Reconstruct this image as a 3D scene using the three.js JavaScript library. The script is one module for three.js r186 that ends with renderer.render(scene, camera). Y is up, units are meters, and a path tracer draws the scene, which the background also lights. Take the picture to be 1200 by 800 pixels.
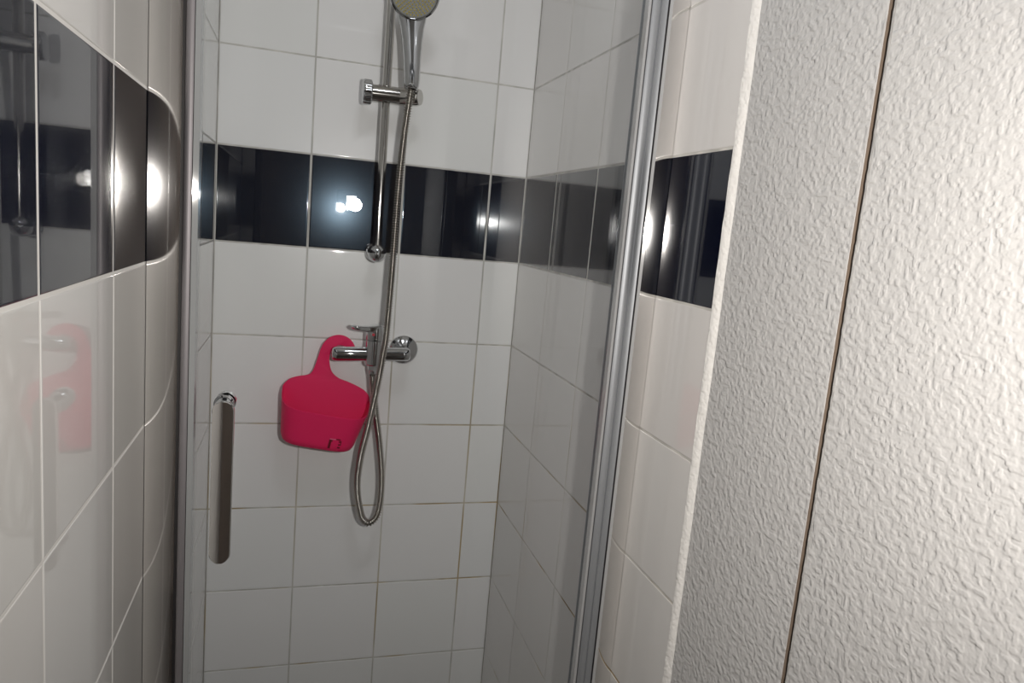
import * as THREE from 'three';
import { RoundedBoxGeometry } from 'three/addons/geometries/RoundedBoxGeometry.js';
import { RectAreaLightUniformsLib } from 'three/addons/lights/RectAreaLightUniformsLib.js';
import { mergeGeometries, mergeVertices, toCreasedNormals } from 'three/addons/utils/BufferGeometryUtils.js';

// ───────────── camera, light, exposure ─────────────
const scene = new THREE.Scene();
scene.background = new THREE.Color(0x000000);
const camera = new THREE.PerspectiveCamera(51.05, 1.5, 0.02, 30);
camera.position.set(0.1757, 1.397, 1.6419);
camera.rotation.set(-0.1538, -0.2962, 0.0898, 'YXZ');
camera.updateMatrixWorld(true);
scene.add(camera);

const FLASH = new THREE.Vector3(0.341, 1.425, 1.64);
const BEAM = [0.2, -0.04];                                  // yaw and pitch of the flash beam
const aim = new THREE.Vector3(0, 0, -1).applyQuaternion(camera.quaternion);
const flash = new THREE.SpotLight(0xfff8f0, 2.45, 0, THREE.MathUtils.degToRad(68), 1, 2);
flash.name = 'flash_beam';
flash.position.copy(FLASH);
flash.target.position.copy(FLASH).add(new THREE.Vector3(Math.sin(BEAM[0]) * Math.cos(BEAM[1]), Math.sin(BEAM[1]), -Math.cos(BEAM[0]) * Math.cos(BEAM[1])));
flash.castShadow = true;
flash.shadow.radius = 0.8;
flash.shadow.mapSize.set(2048, 2048);
flash.shadow.camera.near = 0.02;
scene.add(flash, flash.target);
// added ceiling light, unseen, to brighten the upper back wall
RectAreaLightUniformsLib.init();
const ADDED_LAMP = new THREE.Vector3(0.34, 2.355, 1.02);
const addedCeilingLight = new THREE.RectAreaLight(0xfbfcff, 16.5, 0.24, 0.24);
addedCeilingLight.name = 'added_ceiling_glow';
addedCeilingLight.position.set(ADDED_LAMP.x, ADDED_LAMP.y - 0.003, ADDED_LAMP.z);
addedCeilingLight.rotation.x = -Math.PI / 2;
scene.add(addedCeilingLight);

const renderer = new THREE.WebGLRenderer({ antialias: true });
renderer.toneMapping = THREE.LinearToneMapping;
renderer.toneMappingExposure = 1;
renderer.shadowMap.enabled = true;

// ───────────── helpers ─────────────
let seed = 20517;
const rnd = () => { seed = (seed * 1664525 + 1013904223) >>> 0; return seed / 4294967296; };
const V = (x, y, z) => new THREE.Vector3(x, y, z);
const used = new Map();
function numbered(name) {
  const n = used.get(name) ?? 0; used.set(name, n + 1);
  return n ? name + '_' + String(n).padStart(3, '0') : name;
}
function part(name, geo, material, parent) {
  const m = new THREE.Mesh(geo, material);
  m.name = numbered(name); m.castShadow = m.receiveShadow = true;
  parent.add(m);
  return m;
}
function group(name, data, parent = scene) {
  const g = new THREE.Group(); g.name = numbered(name); Object.assign(g.userData, data); parent.add(g); return g;
}
const plain = (g) => { const r = g.index ? g.toNonIndexed() : g; for (const k of Object.keys(r.attributes)) if (!['position', 'normal', 'uv'].includes(k)) r.deleteAttribute(k); return r; };
const join = (...list) => mergeGeometries(list.flat().map(plain));
const box = (x0, x1, y0, y1, z0, z1) => new THREE.BoxGeometry(x1 - x0, y1 - y0, z1 - z0).translate((x0 + x1) / 2, (y0 + y1) / 2, (z0 + z1) / 2);
function rbox(x0, x1, y0, y1, z0, z1, r) { return new RoundedBoxGeometry(x1 - x0, y1 - y0, z1 - z0, 3, r).translate((x0 + x1) / 2, (y0 + y1) / 2, (z0 + z1) / 2); }
// normals split at sharp edges (worked out at a thousand times the size, where its vertex matching is fine enough)
function creased(g, angle) { return toCreasedNormals(g.scale(1000, 1000, 1000), angle).scale(0.001, 0.001, 0.001); }
// upright prism over a plan outline [[x, z], ...]
function vprism(pts, y0, y1, crease = 0.5) {
  const s = new THREE.Shape(pts.map(([x, z]) => new THREE.Vector2(x, -z)));
  const g = new THREE.ExtrudeGeometry(s, { depth: y1 - y0, bevelEnabled: false, steps: 1 }).rotateX(-Math.PI / 2).translate(0, y0, 0);
  return creased(g, crease);
}
// solid of revolution about the axis from a to b; profile [[radius, share of the way], ...]
function turned(a, b, profile, seg = 32, crease = 0.6) {
  const len = a.distanceTo(b);
  const g = new THREE.LatheGeometry(profile.map(([r, t]) => new THREE.Vector2(Math.max(r, 1e-5), t * len)), seg);
  const q = new THREE.Quaternion().setFromUnitVectors(V(0, 1, 0), b.clone().sub(a).normalize());
  g.applyQuaternion(q).translate(a.x, a.y, a.z);
  return creased(g, crease);
}
const rod = (a, b, r, seg = 28, e = 0.001) => { const l = a.distanceTo(b), k = e / l; return turned(a, b, [[0, 0], [r - e, 0], [r, k], [r, 1 - k], [r - e, 1], [0, 1]], seg); };
// grid of points rows × cols → surface
function sheet(rows, closeU = false) {
  const n = rows.length, m = rows[0].length, pos = [], uv = [], idx = [];
  rows.forEach((row, i) => row.forEach((p, j) => { pos.push(p.x, p.y, p.z); uv.push(j / (m - 1), i / (n - 1)); }));
  for (let i = 0; i < n - 1; i++) for (let j = 0; j < m - (closeU ? 0 : 1); j++) {
    const a = i * m + j, b = i * m + (j + 1) % m, c = a + m, d = b + m;
    idx.push(a, b, d, a, d, c);
  }
  const g = new THREE.BufferGeometry();
  g.setAttribute('position', new THREE.Float32BufferAttribute(pos, 3));
  g.setAttribute('uv', new THREE.Float32BufferAttribute(uv, 2));
  g.setIndex(idx); g.computeVertexNormals();
  return g;
}
// tube along a curve with a radius function of the share t and, per ring, two half-widths
function sweep(curve, n, seg, radius) {
  const fr = curve.computeFrenetFrames(n, false), rows = [];
  for (let i = 0; i <= n; i++) {
    const t = i / n, p = curve.getPointAt(t), r = radius(t), row = [];
    for (let j = 0; j < seg; j++) {
      const a = -j / seg * Math.PI * 2;
      row.push(p.clone().addScaledVector(fr.normals[i], Math.cos(a) * r).addScaledVector(fr.binormals[i], Math.sin(a) * r));
    }
    rows.push(row);
  }
  return sheet(rows, true);
}

// tileable value noise
function lattice(n, s0) { let s = s0 >>> 0; const a = new Float32Array(n * n); for (let i = 0; i < a.length; i++) { s = (s * 1664525 + 1013904223) >>> 0; a[i] = s / 4294967296; } return a; }
function noise2(lat, n, u, v) {
  const x = u * n, y = v * n, xi = Math.floor(x), yi = Math.floor(y), fx = x - xi, fy = y - yi;
  const sx = fx * fx * (3 - 2 * fx), sy = fy * fy * (3 - 2 * fy), w = (k) => ((k % n) + n) % n;
  const a = lat[w(yi) * n + w(xi)], b = lat[w(yi) * n + w(xi + 1)], c = lat[w(yi + 1) * n + w(xi)], d = lat[w(yi + 1) * n + w(xi + 1)];
  return a + (b - a) * sx + (c - a) * sy + (a - b - c + d) * sx * sy;
}
function texture(size, fn, srgb) {
  const data = new Uint8Array(size * size * 4);
  for (let y = 0; y < size; y++) for (let x = 0; x < size; x++) {
    const c = fn((x + 0.5) / size, (y + 0.5) / size), i = (y * size + x) * 4;
    data[i] = c[0] * 255; data[i + 1] = c[1] * 255; data[i + 2] = c[2] * 255; data[i + 3] = 255;
  }
  const t = new THREE.DataTexture(data, size, size);
  t.wrapS = t.wrapT = THREE.RepeatWrapping; t.magFilter = THREE.LinearFilter; t.minFilter = THREE.LinearMipmapLinearFilter; t.generateMipmaps = true;
  if (srgb) t.colorSpace = THREE.SRGBColorSpace;
  t.needsUpdate = true;
  return t;
}
const clamp = THREE.MathUtils.clamp, smooth = THREE.MathUtils.smoothstep;

// ───────────── materials ─────────────
const std = (o) => new THREE.MeshStandardMaterial(o), phys = (o) => new THREE.MeshPhysicalMaterial(o);
const lin = (r, g, b) => new THREE.Color().setRGB(r, g, b);
// roughcast plaster: lumps a few millimetres across
const L1 = lattice(96, 11), L2 = lattice(192, 23), L3 = lattice(384, 37), L4 = lattice(24, 53), L5 = lattice(60, 71);
const roughcast = texture(1024, (u, v) => {
  const wu = u + 0.006 * (noise2(L4, 24, u, v) - 0.5), wv = v + 0.006 * (noise2(L4, 24, v, u) - 0.5);
  const a = noise2(L1, 96, wu, wv), b = noise2(L2, 192, wu, wv), c = noise2(L3, 384, u, v), d = noise2(L5, 60, wu, wv);
  let h = 0.48 * smooth(a, 0.25, 0.8) + 0.2 * b + 0.04 * c + 0.32 * smooth(d, 0.35, 0.75);
  h = clamp(h, 0, 1);
  return [h, h, h];
});
roughcast.repeat.set(1 / 0.37, 1 / 0.37);
const glazes = (list, k) => list.map((c) => phys({ color: new THREE.Color(c).multiplyScalar(k), roughness: 0.32, clearcoat: 1, clearcoatRoughness: 0.03, ior: 1.45 }));
const M = {
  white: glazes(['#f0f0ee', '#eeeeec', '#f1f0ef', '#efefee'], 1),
  whiteLeftDimmed: glazes(['#dcdbd8', '#dad9d6', '#dddbd8', '#dbdad8'], 0.88),            // same tiles greyed, the dimmer light on this wall put into the colour
  whiteRightDimmed: glazes(['#e7e4e1', '#e5e2df', '#e8e5e2', '#e6e4e1'], 0.9),  // same tiles darkened, weaker light on this wall painted into the glaze
  black: [0, 1].map((k) => phys({ color: lin(0.003 + k * 0.001, 0.004 + k * 0.001, 0.012), roughness: 0.17, clearcoat: 1, clearcoatRoughness: 0.015, specularIntensity: 0.24, specularColor: lin(0.55, 0.78, 1) })),
  plaster: std({ color: lin(0.5, 0.496, 0.49), roughness: 0.85, bumpMap: roughcast, bumpScale: 0.00105 }),
  caulk: std({ color: lin(0.66, 0.65, 0.63), roughness: 0.7, bumpMap: roughcast, bumpScale: 0.0007 }),
  joint: std({ color: lin(0.16, 0.12, 0.09), roughness: 0.9 }),
  steel: std({ color: lin(0.6, 0.585, 0.56), metalness: 1, roughness: 0.09 }),
  chrome: std({ color: lin(0.6, 0.61, 0.62), metalness: 1, roughness: 0.05 }),
  hose: std({ color: lin(0.44, 0.415, 0.38), metalness: 1, roughness: 0.2 }),
  polished: std({ color: lin(0.82, 0.81, 0.8), metalness: 1, roughness: 0.07 }),
  satin: std({ color: lin(0.30, 0.315, 0.335), metalness: 0.6, roughness: 0.5 }),
  satinDark: std({ color: lin(0.2, 0.19, 0.2), metalness: 0.5, roughness: 0.5 }),
  trimGrey: phys({ color: lin(0.34, 0.345, 0.35), roughness: 0.6, specularIntensity: 0.3, clearcoat: 1, clearcoatRoughness: 0.09 }),
  plasticGrey: phys({ color: lin(0.24, 0.25, 0.255), roughness: 0.65, specularIntensity: 0.3, clearcoat: 1, clearcoatRoughness: 0.045 }),
  bright: std({ color: lin(0.66, 0.67, 0.68), metalness: 1, roughness: 0.1 }),
  handleChrome: std({ color: lin(0.86, 0.85, 0.84), metalness: 1, roughness: 0.05 }),
  rubber: std({ color: lin(0.012, 0.011, 0.012), roughness: 0.6 }),
  clearSeal: phys({ color: lin(0.9, 0.92, 0.93), transmission: 0.75, roughness: 0.12, thickness: 0 }),
  glass: phys({ color: lin(0.972, 0.984, 0.993), transmission: 1, specularIntensity: 0.72, roughness: 0, thickness: 0, ior: 1.5 }),
  pink: phys({ color: lin(0.8, 0.02, 0.118), roughness: 0.55, specularIntensity: 0.35 }),
  pinkDark: std({ color: lin(0.17, 0.002, 0.012), roughness: 0.5 }),
  pinkHighlight: std({ color: lin(0.75, 0.16, 0.28), roughness: 0.4 }),
  red: std({ color: lin(0.45, 0.012, 0.03), roughness: 0.4 }),
  facePlate: std({ color: lin(0.19, 0.19, 0.17), roughness: 0.45 }),
  nozzle: std({ color: lin(0.5, 0.4, 0.06), roughness: 0.5 }),
  floor: std({ color: lin(0.1, 0.075, 0.06), roughness: 0.4 }),
  ceiling: std({ color: lin(0.72, 0.71, 0.69), roughness: 0.9 }),
  brown: std({ color: lin(0.5, 0.42, 0.36), roughness: 0.7 }),
  housing: std({ color: lin(0.02, 0.02, 0.022), roughness: 0.5 }),
  diffuser: std({ color: lin(0.8, 0.8, 0.8), emissive: lin(1, 1, 1), emissiveIntensity: 1.2, roughness: 0.5 }),
  lamp: std({ color: lin(0.9, 0.9, 0.9), emissive: lin(1, 0.98, 0.95), emissiveIntensity: 40, roughness: 0.3 }),
};
// cement joints: grey-beige with yellowed and ochre patches
const G1 = lattice(16, 5), G2 = lattice(64, 9), G3 = lattice(7, 15);
const cementMap = texture(512, (u, v) => {
  const n = noise2(G2, 64, u, v), s = smooth(noise2(G1, 16, u, v) * 0.6 + noise2(G3, 7, u, v) * 0.5, 0.45, 0.8) * (1 - smooth(v, 0.3, 0.5)), k = 0.9 + 0.16 * (n - 0.5);
  return [(0.87 - 0.12 * s) * k, (0.86 - 0.2 * s) * k, (0.835 - 0.34 * s) * k];
}, true);
cementMap.repeat.set(1 / 0.9, 1 / 2.4);
M.cement = std({ map: cementMap, roughness: 0.8 });
M.cementDry = std({ color: lin(0.6, 0.59, 0.57), roughness: 0.8 });

// ───────────── tiled walls ─────────────
const W = 0.6762, ROW0 = 0.12, P = 0.2, GAP = 0.0027, BAND = [1.32, 1.52];
const tileShapes = new Map();
function tileGeometry(w, h) {                              // flat glazed face, softly rounded arrises, front at z = 0
  const key = w.toFixed(4) + 'x' + h.toFixed(4);
  if (tileShapes.has(key)) return tileShapes.get(key);
  const rings = [[0, -0.007, 0], [0, -0.0011, 0.15], [0.0004, -0.0004, 0.55], [0.0012, -0.0001, 0.9], [0.0026, 0, 1]];
  const pos = [], nor = [], uv = [], idx = [];
  for (const [inset, z, k] of rings) for (const [sx, sy] of [[-1, -1], [1, -1], [1, 1], [-1, 1]]) {
    const x = sx * (w / 2 - inset), y = sy * (h / 2 - inset), n = V(sx * (1 - k), sy * (1 - k), k).normalize();
    pos.push(x, y, z); uv.push(x, y); nor.push(n.x, n.y, n.z);
  }
  // each side keeps its own normals so that an arris shines along its length only
  const p2 = [], n2 = [], u2 = [];
  const put = (r, c, dir) => {
    const i = (r * 4 + c) * 3, k = rings[r][2], n = V(dir[0] * (1 - k), dir[1] * (1 - k), k).normalize();
    p2.push(pos[i], pos[i + 1], pos[i + 2]); n2.push(n.x, n.y, n.z); u2.push(pos[i], pos[i + 1]);
  };
  const dirs = [[0, -1], [1, 0], [0, 1], [-1, 0]];
  for (let s = 0; s < 4; s++) for (let r = 0; r < rings.length - 1; r++) {
    const c = s, d = (s + 1) % 4;
    for (const [rr, cc] of [[r, c], [r, d], [r + 1, d], [r, c], [r + 1, d], [r + 1, c]]) put(rr, cc, dirs[s]);
  }
  for (const cc of [0, 1, 2, 0, 2, 3]) put(rings.length - 1, cc, [0, 0]);
  const g = new THREE.BufferGeometry();
  g.setAttribute('position', new THREE.Float32BufferAttribute(p2, 3));
  g.setAttribute('normal', new THREE.Float32BufferAttribute(n2, 3));
  g.setAttribute('uv', new THREE.Float32BufferAttribute(u2, 2));
  tileShapes.set(key, g);
  return g;
}
const TOP = 2.4;
const rowEdges = [0, ROW0]; for (let y = ROW0 + P; y < TOP - 0.05; y += P) rowEdges.push(y); rowEdges.push(TOP);
function tiledWall(name, columns, place, thickness, glaze) {        // columns: joints along the wall, in its own frame
  const wall = group(name, { kind: 'structure' });
  place(wall);
  const a = columns[0], b = columns[columns.length - 1];
  const gr = box(a, b, 0, TOP, -thickness, -0.0005);
  const q = gr.attributes.position, t = gr.attributes.uv;
  for (let i = 0; i < q.count; i++) t.setXY(i, q.getX(i), q.getY(i));
  part('cement_joints', gr, glaze === M.whiteLeftDimmed ? M.cementDry : M.cement, wall);
  for (let r = 0; r < rowEdges.length - 1; r++) for (let c = 0; c < columns.length - 1; c++) {
    const x0 = columns[c], x1 = columns[c + 1], y0 = rowEdges[r], y1 = rowEdges[r + 1], band = Math.abs(y0 - BAND[0]) < 0.01;
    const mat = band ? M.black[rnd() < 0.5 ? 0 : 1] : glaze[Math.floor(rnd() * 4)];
    const m = part('tile', tileGeometry(x1 - x0 - (band ? 0.0042 : GAP), y1 - y0 - GAP), mat, wall);
    m.position.set((x0 + x1) / 2, (y0 + y1) / 2, 0);
    m.rotation.set((rnd() - 0.5) * 0.0016, (rnd() - 0.5) * 0.0016, 0);
  }
  return wall;
}
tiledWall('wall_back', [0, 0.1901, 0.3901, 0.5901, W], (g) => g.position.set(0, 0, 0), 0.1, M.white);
const LEFT_END = 1.68;
tiledWall('wall_left', [-LEFT_END, -1.49, -1.277, -1.064, -0.853, -0.64, -0.43, -0.215, 0], (g) => { g.rotation.y = Math.PI / 2; }, 0.1, M.whiteLeftDimmed);
const TILE_END = 0.8535;
tiledWall('wall_right', [0, 0.215, 0.43, 0.643, TILE_END], (g) => { g.position.set(W, 0, 0); g.rotation.y = -Math.PI / 2; }, 0.1, M.whiteRightDimmed);

// ───────────── plastered wall beyond the tiles ─────────────
const PX = W + 0.006, SPLIT = 1.069, RIGHT_END = 1.5;
const plaster = group('wall_plaster', { kind: 'structure' });
function plasterSlab(z0, z1) {
  const g = box(PX, PX + 0.094, 0, TOP, z0, z1), p = g.attributes.position, u = g.attributes.uv;
  for (let i = 0; i < p.count; i++) u.setXY(i, p.getZ(i) + p.getX(i), p.getY(i));
  return g;
}
part('plaster_panel', plasterSlab(TILE_END + 0.004, SPLIT - 0.0035), M.plaster, plaster);
part('plaster_panel', plasterSlab(SPLIT + 0.0035, RIGHT_END), M.plaster, plaster);
part('joint_filler', box(PX + 0.012, PX + 0.09, 0, TOP, SPLIT - 0.0035, SPLIT + 0.0035), M.joint, plaster);
{ // brown cut edge of the inner panel
  part('panel_edge', box(PX + 0.0008, PX + 0.012, 0, TOP, SPLIT - 0.0036, SPLIT - 0.0022), M.joint, plaster);
  // crumbly paint ridge along the joint
  const rows = [];
  for (let i = 0; i <= 500; i++) {
    const y = i / 500 * TOP, row = [], k = 0.0011 + 0.0007 * (rnd() - 0.4), off = 0.0006 * (rnd() - 0.5);
    for (let j = 0; j <= 6; j++) { const a = j / 6 * Math.PI; row.push(V(PX - Math.sin(a) * k, y, SPLIT + 0.0052 + off + Math.cos(a) * 0.0014)); }
    rows.push(row);
  }
  part('paint_ridge', sheet(rows), M.caulk, plaster);
}
{ // caulk between tile edge and plaster: a ragged bead that slopes from the glaze to the wall
  const rows = [], N = 480, la = lattice(128, 77);
  for (let i = 0; i <= N; i++) {
    const y = i / N * TOP, n = noise2(la, 128, i / N, 0.3), m = noise2(la, 128, i / N * 0.4, 0.7);
    const z0 = TILE_END - 0.0022 + 0.0022 * (n - 0.5), z1 = TILE_END + 0.0085 + 0.002 * (m - 0.5), row = [];
    for (let j = 0; j <= 6; j++) {
      const t = j / 6;
      row.push(V(W - 0.0006 + (PX - W + 0.0009) * t - 0.0014 * Math.sin(Math.PI * t) * (0.5 + n), y, z0 + (z1 - z0) * t));
    }
    rows.push(row.reverse());
  }
  const g = sheet(rows), p = g.attributes.position, u = g.attributes.uv;
  for (let i = 0; i < p.count; i++) u.setXY(i, p.getZ(i) + p.getX(i), p.getY(i));
  part('caulk_bead', g, M.caulk, plaster);
}

// ───────────── the rest of the room, behind the photographer ─────────────
function structure(name, geo, m) { const o = part(name, geo, m, scene); o.userData.kind = 'structure'; return o; }
structure('floor', box(-1.1, 2.1, -0.1, 0, -0.1, 2.5), M.floor);
structure('ceiling', box(-1.1, 2.1, TOP, TOP + 0.1, -0.1, 2.5), M.ceiling);
structure('wall_rear', box(-1.1, 2.1, 0, TOP, 2.4, 2.5), M.brown);
structure('wall_side_left', box(-1.1, -1.0, 0, TOP, LEFT_END, 2.4), M.brown);
structure('wall_side_right', box(2.0, 2.1, 0, TOP, RIGHT_END, 2.4), M.brown);
structure('wall_return_left', box(-1.1, -0.1, 0, TOP, LEFT_END - 0.1, LEFT_END), M.brown);
structure('wall_return_right', box(PX + 0.094, 2.1, 0, TOP, RIGHT_END - 0.1, RIGHT_END), M.brown);

// ───────────── shower door ─────────────
const Y0 = 0.07, Y1 = 1.97, DZ = 0.70;
const door = group('shower_screen', { kind: 'thing', category: 'shower door', label: 'clear glass shower door in polished aluminium profiles with an upright chrome handle' });
{
  const bow = (w) => { const a = []; for (let i = 0; i <= 40; i++) { const x = i / 40 * w; a.push([x, DZ + 0.094 * x - (0.146 / (2 * w)) * x * x]); } return a; };
  const lp = bow(0.0362), wl = 0.0285, rp = bow(wl).map(([x, z]) => [W - x, z]).reverse();
  part('wall_profile', vprism([[0.0362, 0.655], ...[...lp].reverse().slice(0, -1), [0.0011, DZ], [0.0011, 0.655]].reverse(), Y0 - 0.01, Y1 + 0.01), M.polished, door);
  for (const x of [0.0001, W - 0.0012]) part('seal_and_shade', box(x, x + 0.0011, Y0 - 0.01, Y1 + 0.01, 0.66, 0.697), M.rubber, door);  // black strips painting the shadow line where profile meets wall
  part('wall_profile', vprism([[W - wl, 0.655], ...rp.slice(0, -1), [W - 0.0011, DZ], [W - 0.0011, 0.655]], Y0 - 0.01, Y1 + 0.01), M.polished, door);
  part('seal_and_shade', vprism([[0.0362, 0.66], [0.0394, 0.66], [0.0394, 0.6985], [0.0362, 0.6985]], Y0, Y1), M.rubber, door).userData.label = 'black rubber seal';
  part('stile', vprism([[0.0394, 0.675], [0.0494, 0.675], [0.0494, 0.7055], [0.0475, 0.7064], [0.045, 0.7067], [0.0425, 0.7058], [0.0405, 0.7032], [0.0394, 0.699]].reverse(), Y0, Y1, 0.9), M.satinDark, door);
  part('edge_strip', vprism([[0.0502, 0.685], [0.0568, 0.685], [0.0568, 0.7033], [0.0502, 0.7048]].reverse(), Y0, Y1), M.plasticGrey, door);
  part('seal_and_shade', vprism([[0.0494, 0.685], [0.0502, 0.685], [0.0502, 0.7005], [0.0494, 0.7005]].reverse(), Y0, Y1), M.rubber, door);
  // hinge side
  part('edge_strip', vprism([[0.6125, 0.69], [0.6158, 0.69], [0.6158, 0.7035], [0.6146, 0.7042], [0.6125, 0.702]].reverse(), Y0, Y1), M.trimGrey, door);
  part('seal_and_shade', vprism([[0.6158, 0.69], [0.6176, 0.69], [0.6176, 0.7], [0.6158, 0.7]].reverse(), Y0, Y1), M.rubber, door);
  const ridge = [];
  for (let i = 0; i <= 10; i++) { const t = i / 10; ridge.push([0.6176 + t * 0.0125, 0.701 + 0.0042 * Math.sin(Math.PI * (0.15 + 0.7 * t))]); }
  const flute = [];
  for (let i = 0; i <= 8; i++) { const t = i / 8; flute.push([0.6305 + t * 0.0105, 0.7042 - 0.0016 * Math.sin(Math.PI * t) - 0.0015 * t]); }
  part('stile', vprism([[0.6176, 0.67], [0.6430, 0.67], [0.6430, 0.7], ...[...flute].reverse(), ...[...ridge].reverse()].reverse(), Y0, Y1, 0.6), M.satin, door);
  part('seal_and_shade', vprism([[0.6425, 0.68], [0.6438, 0.68], [0.6438, 0.7025], [0.6425, 0.7025]].reverse(), Y0, Y1), M.rubber, door);
  part('edge_strip', vprism([[0.6438, 0.67], [0.6477, 0.67], [0.6477, 0.7048], [0.6438, 0.7032]].reverse(), Y0, Y1), M.trimGrey, door);
  const pane = part('glass_pane', box(-0.279, 0.279, Y0 + 0.005 - 1, Y1 - 0.005 - 1, -0.003, 0.003), M.glass, door);   // hangs a touch out of square
  pane.position.set(0.3348, 1, 0.695); pane.rotation.y = 0.0195;
  for (const y of [Y0 - 0.005, Y1 - 0.02]) part('crossbar', rbox(0.0362, W - wl, y, y + 0.025, 0.68, 0.709, 0.003), M.satin, door);
  // handle: flat upright bar with round ends on two posts through the glass
  const hx = 0.0945, hw = 0.0126, hy0 = 0.954, hy1 = 1.163, zF = 0.7445, zB = 0.7365, dome = 8.5, levels = [];
  for (let i = 0; i <= 10; i++) levels.push([hy0 + hw * (1 - Math.cos(i / 20 * Math.PI)), hw * Math.max(0.02, Math.sin(i / 20 * Math.PI))]);
  for (let i = 10; i >= 0; i--) levels.push([hy1 - hw * (1 - Math.cos(i / 20 * Math.PI)), hw * Math.max(0.02, Math.sin(i / 20 * Math.PI))]);
  const loops = levels.map(([y, w]) => {
    const row = [], e = Math.min(0.0012, w * 0.4), yf = y < (hy0 + hy1) / 2 ? Math.max(y, hy0 + 0.0006) : Math.min(y, hy1 - 0.0006);
    for (let j = 0; j <= 16; j++) { const u = -1 + j / 8, x = u * (w - e); row.push(V(hx + x, yf, zF - dome * x * x)); }
    row.push(V(hx + w, y, zF - 0.0018 - dome * w * w), V(hx + w, y, zB + 0.001), V(hx + w - e, y, zB), V(hx - w + e, y, zB), V(hx - w, y, zB + 0.001), V(hx - w, y, zF - 0.0018 - dome * w * w));
    return row;
  });
  const mid = (row) => { const c = row.reduce((p, q) => p.add(q), V(0, 0, 0)).multiplyScalar(1 / row.length); return row.map((p) => V(c.x, p.y, c.z)); };
  loops.unshift(mid(loops[0])); loops.push(mid(loops[loops.length - 1]));
  const handle = part('handle', creased(plain(sheet(loops, true)), 0.45), M.handleChrome, door);
  for (const y of [1.1485, 0.975]) {
    part('handle_post', turned(V(hx - 0.003, y, 0.698), V(hx - 0.003, y, 0.7375), y > 1.1 ? [[0, 0], [0.0125, 0], [0.0125, 0.1], [0.0105, 0.16], [0.0105, 1], [0, 1]] : [[0, 0], [0.0085, 0], [0.0085, 1], [0, 1]]), M.chrome, handle);
    if (y > 1.1) part('handle_knob', turned(V(hx - 0.002, y, 0.692), V(hx - 0.002, y, 0.668), [[0, 0], [0.0125, 0], [0.0125, 0.5], [0.011, 0.85], [0.006, 1], [0, 1]]), M.chrome, handle);
  }
}

// ───────────── riser rail with slider ─────────────
const RX = 0.3345, RZ = 0.062;
const rail = group('shower_rail', { category: 'shower rail', label: 'upright round steel shower rail with ribbed slider and ball end on the tiles' });
{
  part('bar', rod(V(RX, 1.312, RZ), V(RX, 2.0, RZ), 0.0092), M.steel, rail);
  const ball = [];
  for (let i = 0; i <= 18; i++) { const a = i / 18 * Math.PI; ball.push([0.0198 * Math.sin(a), 0.5 - 0.5 * Math.cos(a)]); }
  for (const y of [1.3215, 1.99]) {
    const end = part('ball_end', turned(V(RX, y, RZ - 0.0198), V(RX, y, RZ + 0.0198), ball, 36), M.chrome, rail);
    part('wall_mount', join(rod(V(RX, y, 0.004), V(RX, y, RZ), 0.0105), turned(V(RX, y, 0), V(RX, y, 0.012), [[0, 0], [0.021, 0], [0.021, 0.5], [0.0185, 0.85], [0.011, 1], [0, 1]])), M.chrome, end);
  }
  const sy = 1.6525, sz = RZ + 0.006;
  const slider = part('slider', join(
    rod(V(0.304, sy, sz), V(0.366, sy, sz), 0.0178, 36, 0.0015),
    turned(V(0.3665, sy, sz), V(0.402, sy, sz + 0.022), [[0, 0], [0.0185, 0], [0.0178, 0.85], [0.0155, 1], [0, 1]]),
  ), M.steel, rail);
  // ribbed tightening knob
  const rows = [];
  for (let i = 0; i <= 8; i++) {
    const t = i / 8, x = 0.304 - t * 0.0175, row = [], env = t < 0.12 ? 0.9 : t > 0.88 ? 0.95 : 1;
    for (let j = 0; j < 96; j++) { const a = j / 96 * Math.PI * 2, r = env * (0.0245 + 0.0011 * Math.cos(a * 14)); row.push(V(x, sy + Math.sin(a) * r, sz + Math.cos(a) * r)); }
    rows.push(row);
  }
  const rim = rows[8].map((p) => V(0.2852, sy + (p.y - sy) * 0.86, sz + (p.z - sz) * 0.86));
  rows.push(rim, rim.map((p) => V(0.2848, sy + (p.y - sy) * 0.02, sz + (p.z - sz) * 0.02)));
  rows.unshift(rows[0].map((p) => V(0.304, sy + (p.y - sy) * 0.3, sz + (p.z - sz) * 0.3)));
  part('knob', creased(plain(sheet(rows, true)), 0.7), M.chrome, slider);
}

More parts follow.
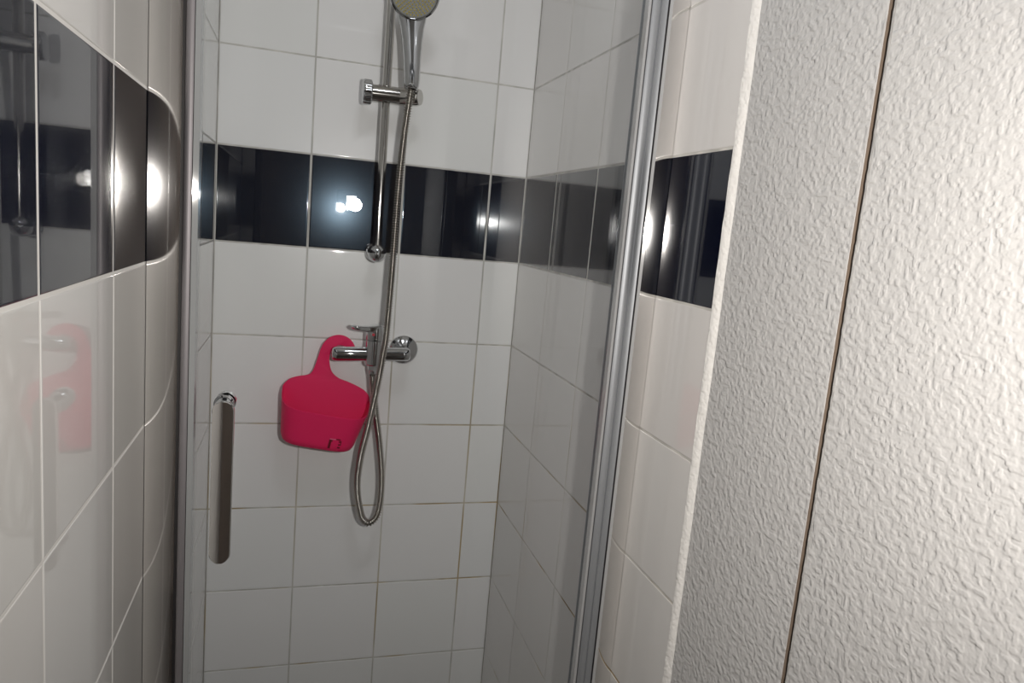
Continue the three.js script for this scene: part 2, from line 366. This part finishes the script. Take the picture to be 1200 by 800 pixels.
// ───────────── hand shower ─────────────
const hand = group('hand_shower', { category: 'shower head', label: 'chrome hand shower with grey face and yellow nozzles clipped on the slider' });
{
  const n = V(-0.07, -0.33, 0.94).normalize(), c = V(0.3712, 1.8435, 0.128);
  const dish = [[0, -0.03], [0.012, -0.0295], [0.026, -0.026], [0.04, -0.019], [0.0495, -0.009], [0.0515, -0.003], [0.0505, 0.0015], [0.0478, 0.003], [0.0470, 0.001], [0, 0.001]];
  const a = c.clone().addScaledVector(n, -0.03), b = c.clone().addScaledVector(n, 0.003);
  const headGeo = turned(a, b, dish.map(([r, z]) => [r, (z + 0.03) / 0.033]), 56, 0.7);
  const curve = new THREE.CatmullRomCurve3([V(0.379, 1.6625, 0.1115), V(0.379, 1.69, 0.1085), V(0.3772, 1.735, 0.103), V(0.3752, 1.78, 0.098), V(0.373, 1.815, 0.097), V(0.3718, 1.845, 0.106)], false, 'catmullrom', 0.5);
  const R = [[0, 0.0128], [0.04, 0.0158], [0.1, 0.0166], [0.3, 0.0182], [0.5, 0.0208], [0.65, 0.0242], [0.75, 0.0285], [0.85, 0.0318], [1, 0.02]];
  const rad = (t) => { for (let i = 1; i < R.length; i++) if (t <= R[i][0]) { const k = (t - R[i - 1][0]) / (R[i][0] - R[i - 1][0]); return R[i - 1][1] + (R[i][1] - R[i - 1][1]) * (k * k * (3 - 2 * k) * 0.4 + k * 0.6); } return 0.02; };
  // flattened: wider than deep near the head
  const rows = [], NN = 60;
  for (let i = 0; i <= NN; i++) {
    const t = i / NN, p = curve.getPointAt(t), tan = curve.getTangentAt(t), side = V(1, 0, 0).addScaledVector(tan, -tan.x).normalize(), out = side.clone().cross(tan).normalize(), r = rad(t), d = Math.min(r, 0.0165), row = [];
    for (let j = 0; j < 36; j++) { const a2 = j / 36 * Math.PI * 2; row.push(p.clone().addScaledVector(side, Math.cos(a2) * r).addScaledVector(out, Math.sin(a2) * d)); }
    rows.push(row);
  }
  rows.unshift(rows[0].map(() => curve.getPointAt(0)));
  part('handle', sheet(rows, true), M.chrome, hand);
  const head = part('head', headGeo, M.chrome, hand);
  const plate = part('face_plate', turned(c.clone().addScaledVector(n, -0.002), c.clone().addScaledVector(n, 0.0022), [[0, 0], [0.0462, 0], [0.0462, 0.8], [0.045, 1], [0, 1]], 48), M.facePlate, head);
  plate.userData.label = 'grey nozzle plate';
  const q = new THREE.Quaternion().setFromUnitVectors(V(0, 0, 1), n), dots = [];
  for (const [r, k] of [[0.0165, 14], [0.0215, 18], [0.0265, 24], [0.0315, 28], [0.0365, 32], [0.041, 36]]) for (let i = 0; i < k; i++) {
    const an = (i + (k % 8) / 8) / k * Math.PI * 2;
    dots.push(new THREE.ConeGeometry(0.0019, 0.0026, 8).rotateX(Math.PI / 2).translate(Math.cos(an) * r, Math.sin(an) * r, 0.0032).applyQuaternion(q).translate(c.x, c.y, c.z));
  }
  const nz = part('nozzles', join(dots), M.nozzle, head); nz.userData.kind = 'stuff'; nz.userData.label = 'rings of yellow rubber nozzles';
}

// ───────────── hose ─────────────
const hose = (() => {
  const pts = [[0.379, 1.6615, 0.111], [0.3762, 1.632, 0.1095], [0.3735, 1.6, 0.108], [0.3705, 1.554, 0.106], [0.3662, 1.456, 0.107], [0.3645, 1.328, 0.108], [0.3622, 1.2253, 0.11], [0.3590, 1.1397, 0.112], [0.3550, 1.105, 0.113], [0.3470, 1.039, 0.113], [0.3352, 0.9583, 0.11], [0.3215, 0.874, 0.1], [0.3182, 0.803, 0.092], [0.3285, 0.744, 0.087], [0.3375, 0.7205, 0.0845], [0.3520, 0.7108, 0.08], [0.3655, 0.7205, 0.076], [0.3728, 0.7440, 0.072], [0.3752, 0.8057, 0.066], [0.3644, 0.8981, 0.065], [0.3522, 0.9678, 0.066], [0.3425, 1.03, 0.069], [0.3400, 1.0535, 0.07]];
  const curve = new THREE.CatmullRomCurve3(pts.map((p) => V(...p)), false, 'centripetal');
  curve.arcLengthDivisions = 1200;
  const len = curve.getLength(), ribs = Math.round(len / 0.0052);
  const o = part('shower_hose', sweep(curve, ribs * 5, 12, (t) => 0.0069 + 0.0016 * Math.cos(t * ribs * Math.PI * 2)), M.hose, scene);
  Object.assign(o.userData, { category: 'hose', label: 'ribbed metal shower hose looping down from hand shower back to the mixer tap' });
  return o;
})();

// ───────────── mixer tap ─────────────
const mixer = group('shower_mixer', { category: 'mixer tap', label: 'chrome wall mixer tap with single lever and red dot behind the hose' });
{
  const my = 1.099, bz = 0.066;
  const barP = [[0, 0], [0.006, 0.002], [0.0118, 0.012], [0.0152, 0.035], [0.0163, 0.07], [0.016, 0.3], [0.0152, 0.5], [0.0152, 0.9], [0.0148, 0.96], [0.0115, 0.988], [0, 1]];
  const cx = 0.340;
  const body = part('body', join(
    turned(V(0.2495, my - 0.001, bz), V(0.4225, my + 0.003, bz), barP, 36, 0.8),
    turned(V(cx, 1.0765, bz + 0.004), V(cx, 1.131, bz + 0.004), [[0, 0], [0.0165, 0], [0.0185, 0.05], [0.0188, 0.92], [0.0182, 1], [0, 1]], 40),
  ), M.chrome, mixer);
  part('outlet_nut', join(rod(V(cx, 1.064, bz + 0.004), V(cx, 1.078, bz + 0.004), 0.0118, 6), rod(V(cx, 1.056, bz + 0.004), V(cx, 1.066, bz + 0.004), 0.0088)), M.chrome, body);
  for (const [x, y] of [[0.268, my - 0.001], [0.4125, my + 0.002]]) {
    part('union', rod(V(x, y, 0.004), V(x, y, bz), 0.0122), M.chrome, body);
  }
  part('escutcheon', turned(V(0.4145, my + 0.002, 0), V(0.4145, my + 0.002, 0.036), [[0, 0], [0.0335, 0], [0.0335, 0.09], [0.0325, 0.15], [0.029, 0.24], [0.0225, 0.36], [0.0165, 0.45], [0.0135, 0.52], [0.0125, 1], [0, 1]], 40, 0.4), M.chrome, mixer);
  part('escutcheon', turned(V(0.268, my - 0.001, 0), V(0.268, my - 0.001, 0.022), [[0, 0], [0.0205, 0], [0.0205, 0.2], [0.0195, 0.4], [0.0135, 1], [0, 1]], 40, 0.5), M.chrome, mixer);
  // lever: cap with a flat paddle reaching to the left and out of the wall
  const cap = turned(V(cx, 1.1325, bz + 0.004), V(cx, 1.166, bz + 0.004), [[0, 0], [0.0188, 0], [0.0192, 0.05], [0.0192, 0.7], [0.0175, 0.9], [0.012, 0.98], [0, 1]], 40, 0.7);
  const rows = [], A = V(cx + 0.008, 1.1600, bz + 0.002), B = V(0.2885, 1.1640, 0.1);
  for (let i = 0; i <= 14; i++) {
    const t = i / 14, p = A.clone().lerp(B, t), w = (0.0165 - 0.005 * t) * (i === 14 ? 0.5 : i === 13 ? 0.85 : 1), th = (0.0082 - 0.0034 * t) * (i === 14 ? 0.35 : 1), dir = B.clone().sub(A).normalize(), side = dir.clone().cross(V(0, 1, 0)).normalize(), up = side.clone().cross(dir), row = [];
    p.addScaledVector(V(0, -1, 0), 0.003 * Math.sin(Math.PI * t));
    for (let j = 0; j < 20; j++) { const a = j / 20 * Math.PI * 2, c = Math.cos(a), s = Math.sin(a); row.push(p.clone().addScaledVector(side, -Math.sign(c) * Math.sqrt(Math.abs(c)) * w).addScaledVector(up, Math.sign(s) * Math.sqrt(Math.abs(s)) * th)); }
    rows.push(row);
  }
  rows.unshift(rows[0].map(() => A.clone())); rows.push(rows[rows.length - 1].map(() => B.clone()));
  const lever = part('lever', join(cap, sheet(rows, true)), M.chrome, mixer);
  const d = V(-0.25, 0.05, 1).normalize(), e = V(cx, 1.146, bz + 0.004).addScaledVector(d, 0.0188);
  part('hot_mark', turned(e, e.clone().addScaledVector(d, 0.0012), [[0, 0], [0.0034, 0], [0.0032, 0.8], [0, 1]], 20), M.red, lever).userData.label = 'small red dot';
}

// ───────────── pink hanging basket ─────────────
const basket = group('hanging_basket', { category: 'basket', label: 'pink soft plastic basket hanging by its hook from the mixer tap' });
basket.position.set(0.2459, 1.0024, 0.0335);
basket.rotation.z = THREE.MathUtils.degToRad(-9.5);
{
  const H = -0.111, bt = 0.086, bb = 0.074, at = 0.0965, ab = 0.0785, EX = 2 / 3.8, TH = 0.0024;
  const outline = [[-0.0941, 0.0041], [-0.0840, 0.0169], [-0.0675, 0.0260], [-0.0537, 0.0306], [-0.0439, 0.0365], [-0.0393, 0.0502], [-0.0366, 0.0723], [-0.0343, 0.0963], [-0.0300, 0.1109], [-0.0200, 0.1248], [-0.0049, 0.1332], [0.0120, 0.1335], [0.0268, 0.1268], [0.0371, 0.1151], [0.0423, 0.1043], [0.0426, 0.0925], [0.0395, 0.0868], [0.0345, 0.0868], [0.0318, 0.0925], [0.0310, 0.1000], [0.0229, 0.1092], [0.0071, 0.1118], [-0.0047, 0.1064], [-0.0112, 0.0933], [-0.0115, 0.0774], [-0.0056, 0.0589], [0.0027, 0.0467], [0.0179, 0.0377], [0.0379, 0.0336], [0.0583, 0.0285], [0.0795, 0.0205], [0.0932, 0.0085], [at, -0.004]];
  const sp = new THREE.SplineCurve(outline.map(([x, y]) => new THREE.Vector2(x, y))).getPoints(170);
  const sh = new THREE.Shape([...sp, new THREE.Vector2(ab + 0.002, H + 0.012), new THREE.Vector2(ab - 0.006, H + 0.001), new THREE.Vector2(-ab + 0.006, H + 0.001), new THREE.Vector2(-ab - 0.002, H + 0.012), new THREE.Vector2(-at, -0.004)].reverse());
  const back = new THREE.ExtrudeGeometry(sh, { depth: 0.0022, bevelEnabled: true, bevelThickness: 0.0006, bevelSize: 0.0006, bevelOffset: -0.0006, bevelSegments: 2 });
  part('back_plate', creased(back, 0.6), M.pink, basket);
  const NU = 56;
  const ring = (t, shrink, y) => {                        // one level of the bowed front shell
    const a = ab + (at - ab) * t - shrink, b = bb + (bt - bb) * t - shrink, row = [];
    for (let j = 0; j <= NU; j++) {
      const f = j / NU * Math.PI, c = Math.cos(f), s = Math.sin(f);
      row.push(V(-Math.sign(c) * Math.pow(Math.abs(c), EX) * a, y, Math.pow(Math.max(s, 0), EX) * b + 0.0016));
    }
    return row;
  };
  const level = (t, p) => H + (-0.029 * smooth(p.z, 0, 0.095) * 1.0 - 0.001 - H) * t;
  const shell = (inset) => {
    const rows = [];
    if (!inset) for (const [k, y] of [[0.012, H], [0.006, H + 0.0008], [0.002, H + 0.004]]) rows.push(ring(0, k, y));
    else for (const [k, y] of [[0.014, H + 0.0024], [0.008, H + 0.0034], [0.004, H + 0.007]]) rows.push(ring(0, k, y));
    for (let i = 1; i <= 12; i++) { const t = 0.06 + 0.94 * i / 12, r = ring(t, inset, 0); for (const p of r) p.y = level(t, p); rows.push(r); }
    return rows;
  };
  const outer = shell(0), inner = shell(TH);
  const bottomO = outer[0], bottomI = inner[0];
  const fan = (row) => row.map((p) => V(p.x, p.y, 0.0016));
  const lip = [outer[outer.length - 1], outer[outer.length - 1].map((p, j) => p.clone().lerp(inner[inner.length - 1][j], 0.5).add(V(0, 0.0009, 0))), inner[inner.length - 1]];
  const flip = (rows) => rows.map((r) => [...r].reverse());
  const g = mergeVertices(join(sheet([fan(bottomO), ...outer]), sheet(lip), sheet([...inner].reverse()), sheet([bottomI, fan(bottomI)])), 1e-6);
  part('bucket', creased(plain(g), 0.9), M.pink, basket);
  // emblem of dark patches painting shaded cut-outs on the front, lower right: an arch with a solid left leg and a stepped right leg
  const zAt = (u, v) => { const t = clamp((v - H) / (-0.0282 - H), 0, 1), a = ab + (at - ab) * t, b = bb + (bt - bb) * t; return b * Math.pow(Math.max(0, 1 - Math.pow(Math.abs(u) / a, 3.8)), 1 / 3.8) + 0.0016; };
  const patch = (u0, v0, w, h) => { const a = [], N = 4; for (let i = 0; i <= 2; i++) { const r = []; for (let j = 0; j <= N; j++) { const u = u0 + w * j / N, v = v0 + h * i / 2; r.push(V(u, v, zAt(u, v) + 0.0005)); } a.push(r); } return sheet(a); };
  const uc = 0.0335, vc = -0.0905, cuts = [patch(uc - 0.0135, vc - 0.0115, 0.0052, 0.0205), patch(uc - 0.0090, vc + 0.0045, 0.003, 0.004), patch(uc + 0.001, vc + 0.0098, 0.0095, 0.0028)];
  for (const [du, dv] of [[0.0075, 0.0045], [0.0075, -0.0025], [0.0068, -0.0092]]) cuts.push(patch(uc + du, vc + dv, 0.0058, 0.0036));
  cuts.push(patch(uc + 0.0118, vc - 0.0025, 0.0016, 0.0115));
  part('emblem', join(cuts), M.pinkDark, basket).userData.label = 'arch-shaped cut-out mark, its shade painted as dark patches';
  part('emblem_highlight', patch(uc - 0.0125, vc + 0.0094, 0.0130, 0.0026), M.pinkHighlight, basket).userData.label = 'highlight painted pale along the edge of the cut-out mark';  // highlight on the arch top, painted in pale pink
}

// ───────────── added ceiling lamp, out of view ─────────────
{
  const l = group('added_ceiling_lamp', { category: 'added ceiling lamp', label: 'added round white light on the ceiling, unseen, brightening the back wall' });
  l.position.set(ADDED_LAMP.x, TOP, ADDED_LAMP.z);
  part('base', turned(V(0, 0, 0), V(0, -0.03, 0), [[0, 0], [0.175, 0], [0.178, 0.6], [0.17, 1], [0, 1]], 48), M.ceiling, l);
  part('diffuser', turned(V(0, -0.028, 0), V(0, -0.044, 0), [[0, 0], [0.168, 0], [0.165, 0.6], [0.15, 1], [0, 1]], 48), M.diffuser, l);
}

// ───────────── the camera's flash ─────────────
{
  const f = group('camera_flash', { category: 'camera flash', label: 'small lit camera flash seen as the white glint in the dark tile' });
  f.position.copy(FLASH).addScaledVector(aim, -0.03);
  f.quaternion.copy(camera.quaternion);
  part('housing', rbox(-0.02, 0.02, -0.027, 0.027, -0.004, 0.05, 0.004), M.housing, f);
  part('lamp_window', rbox(-0.013, 0.013, -0.018, 0.018, -0.008, -0.002, 0.002), M.lamp, f);
}

renderer.render(scene, camera);
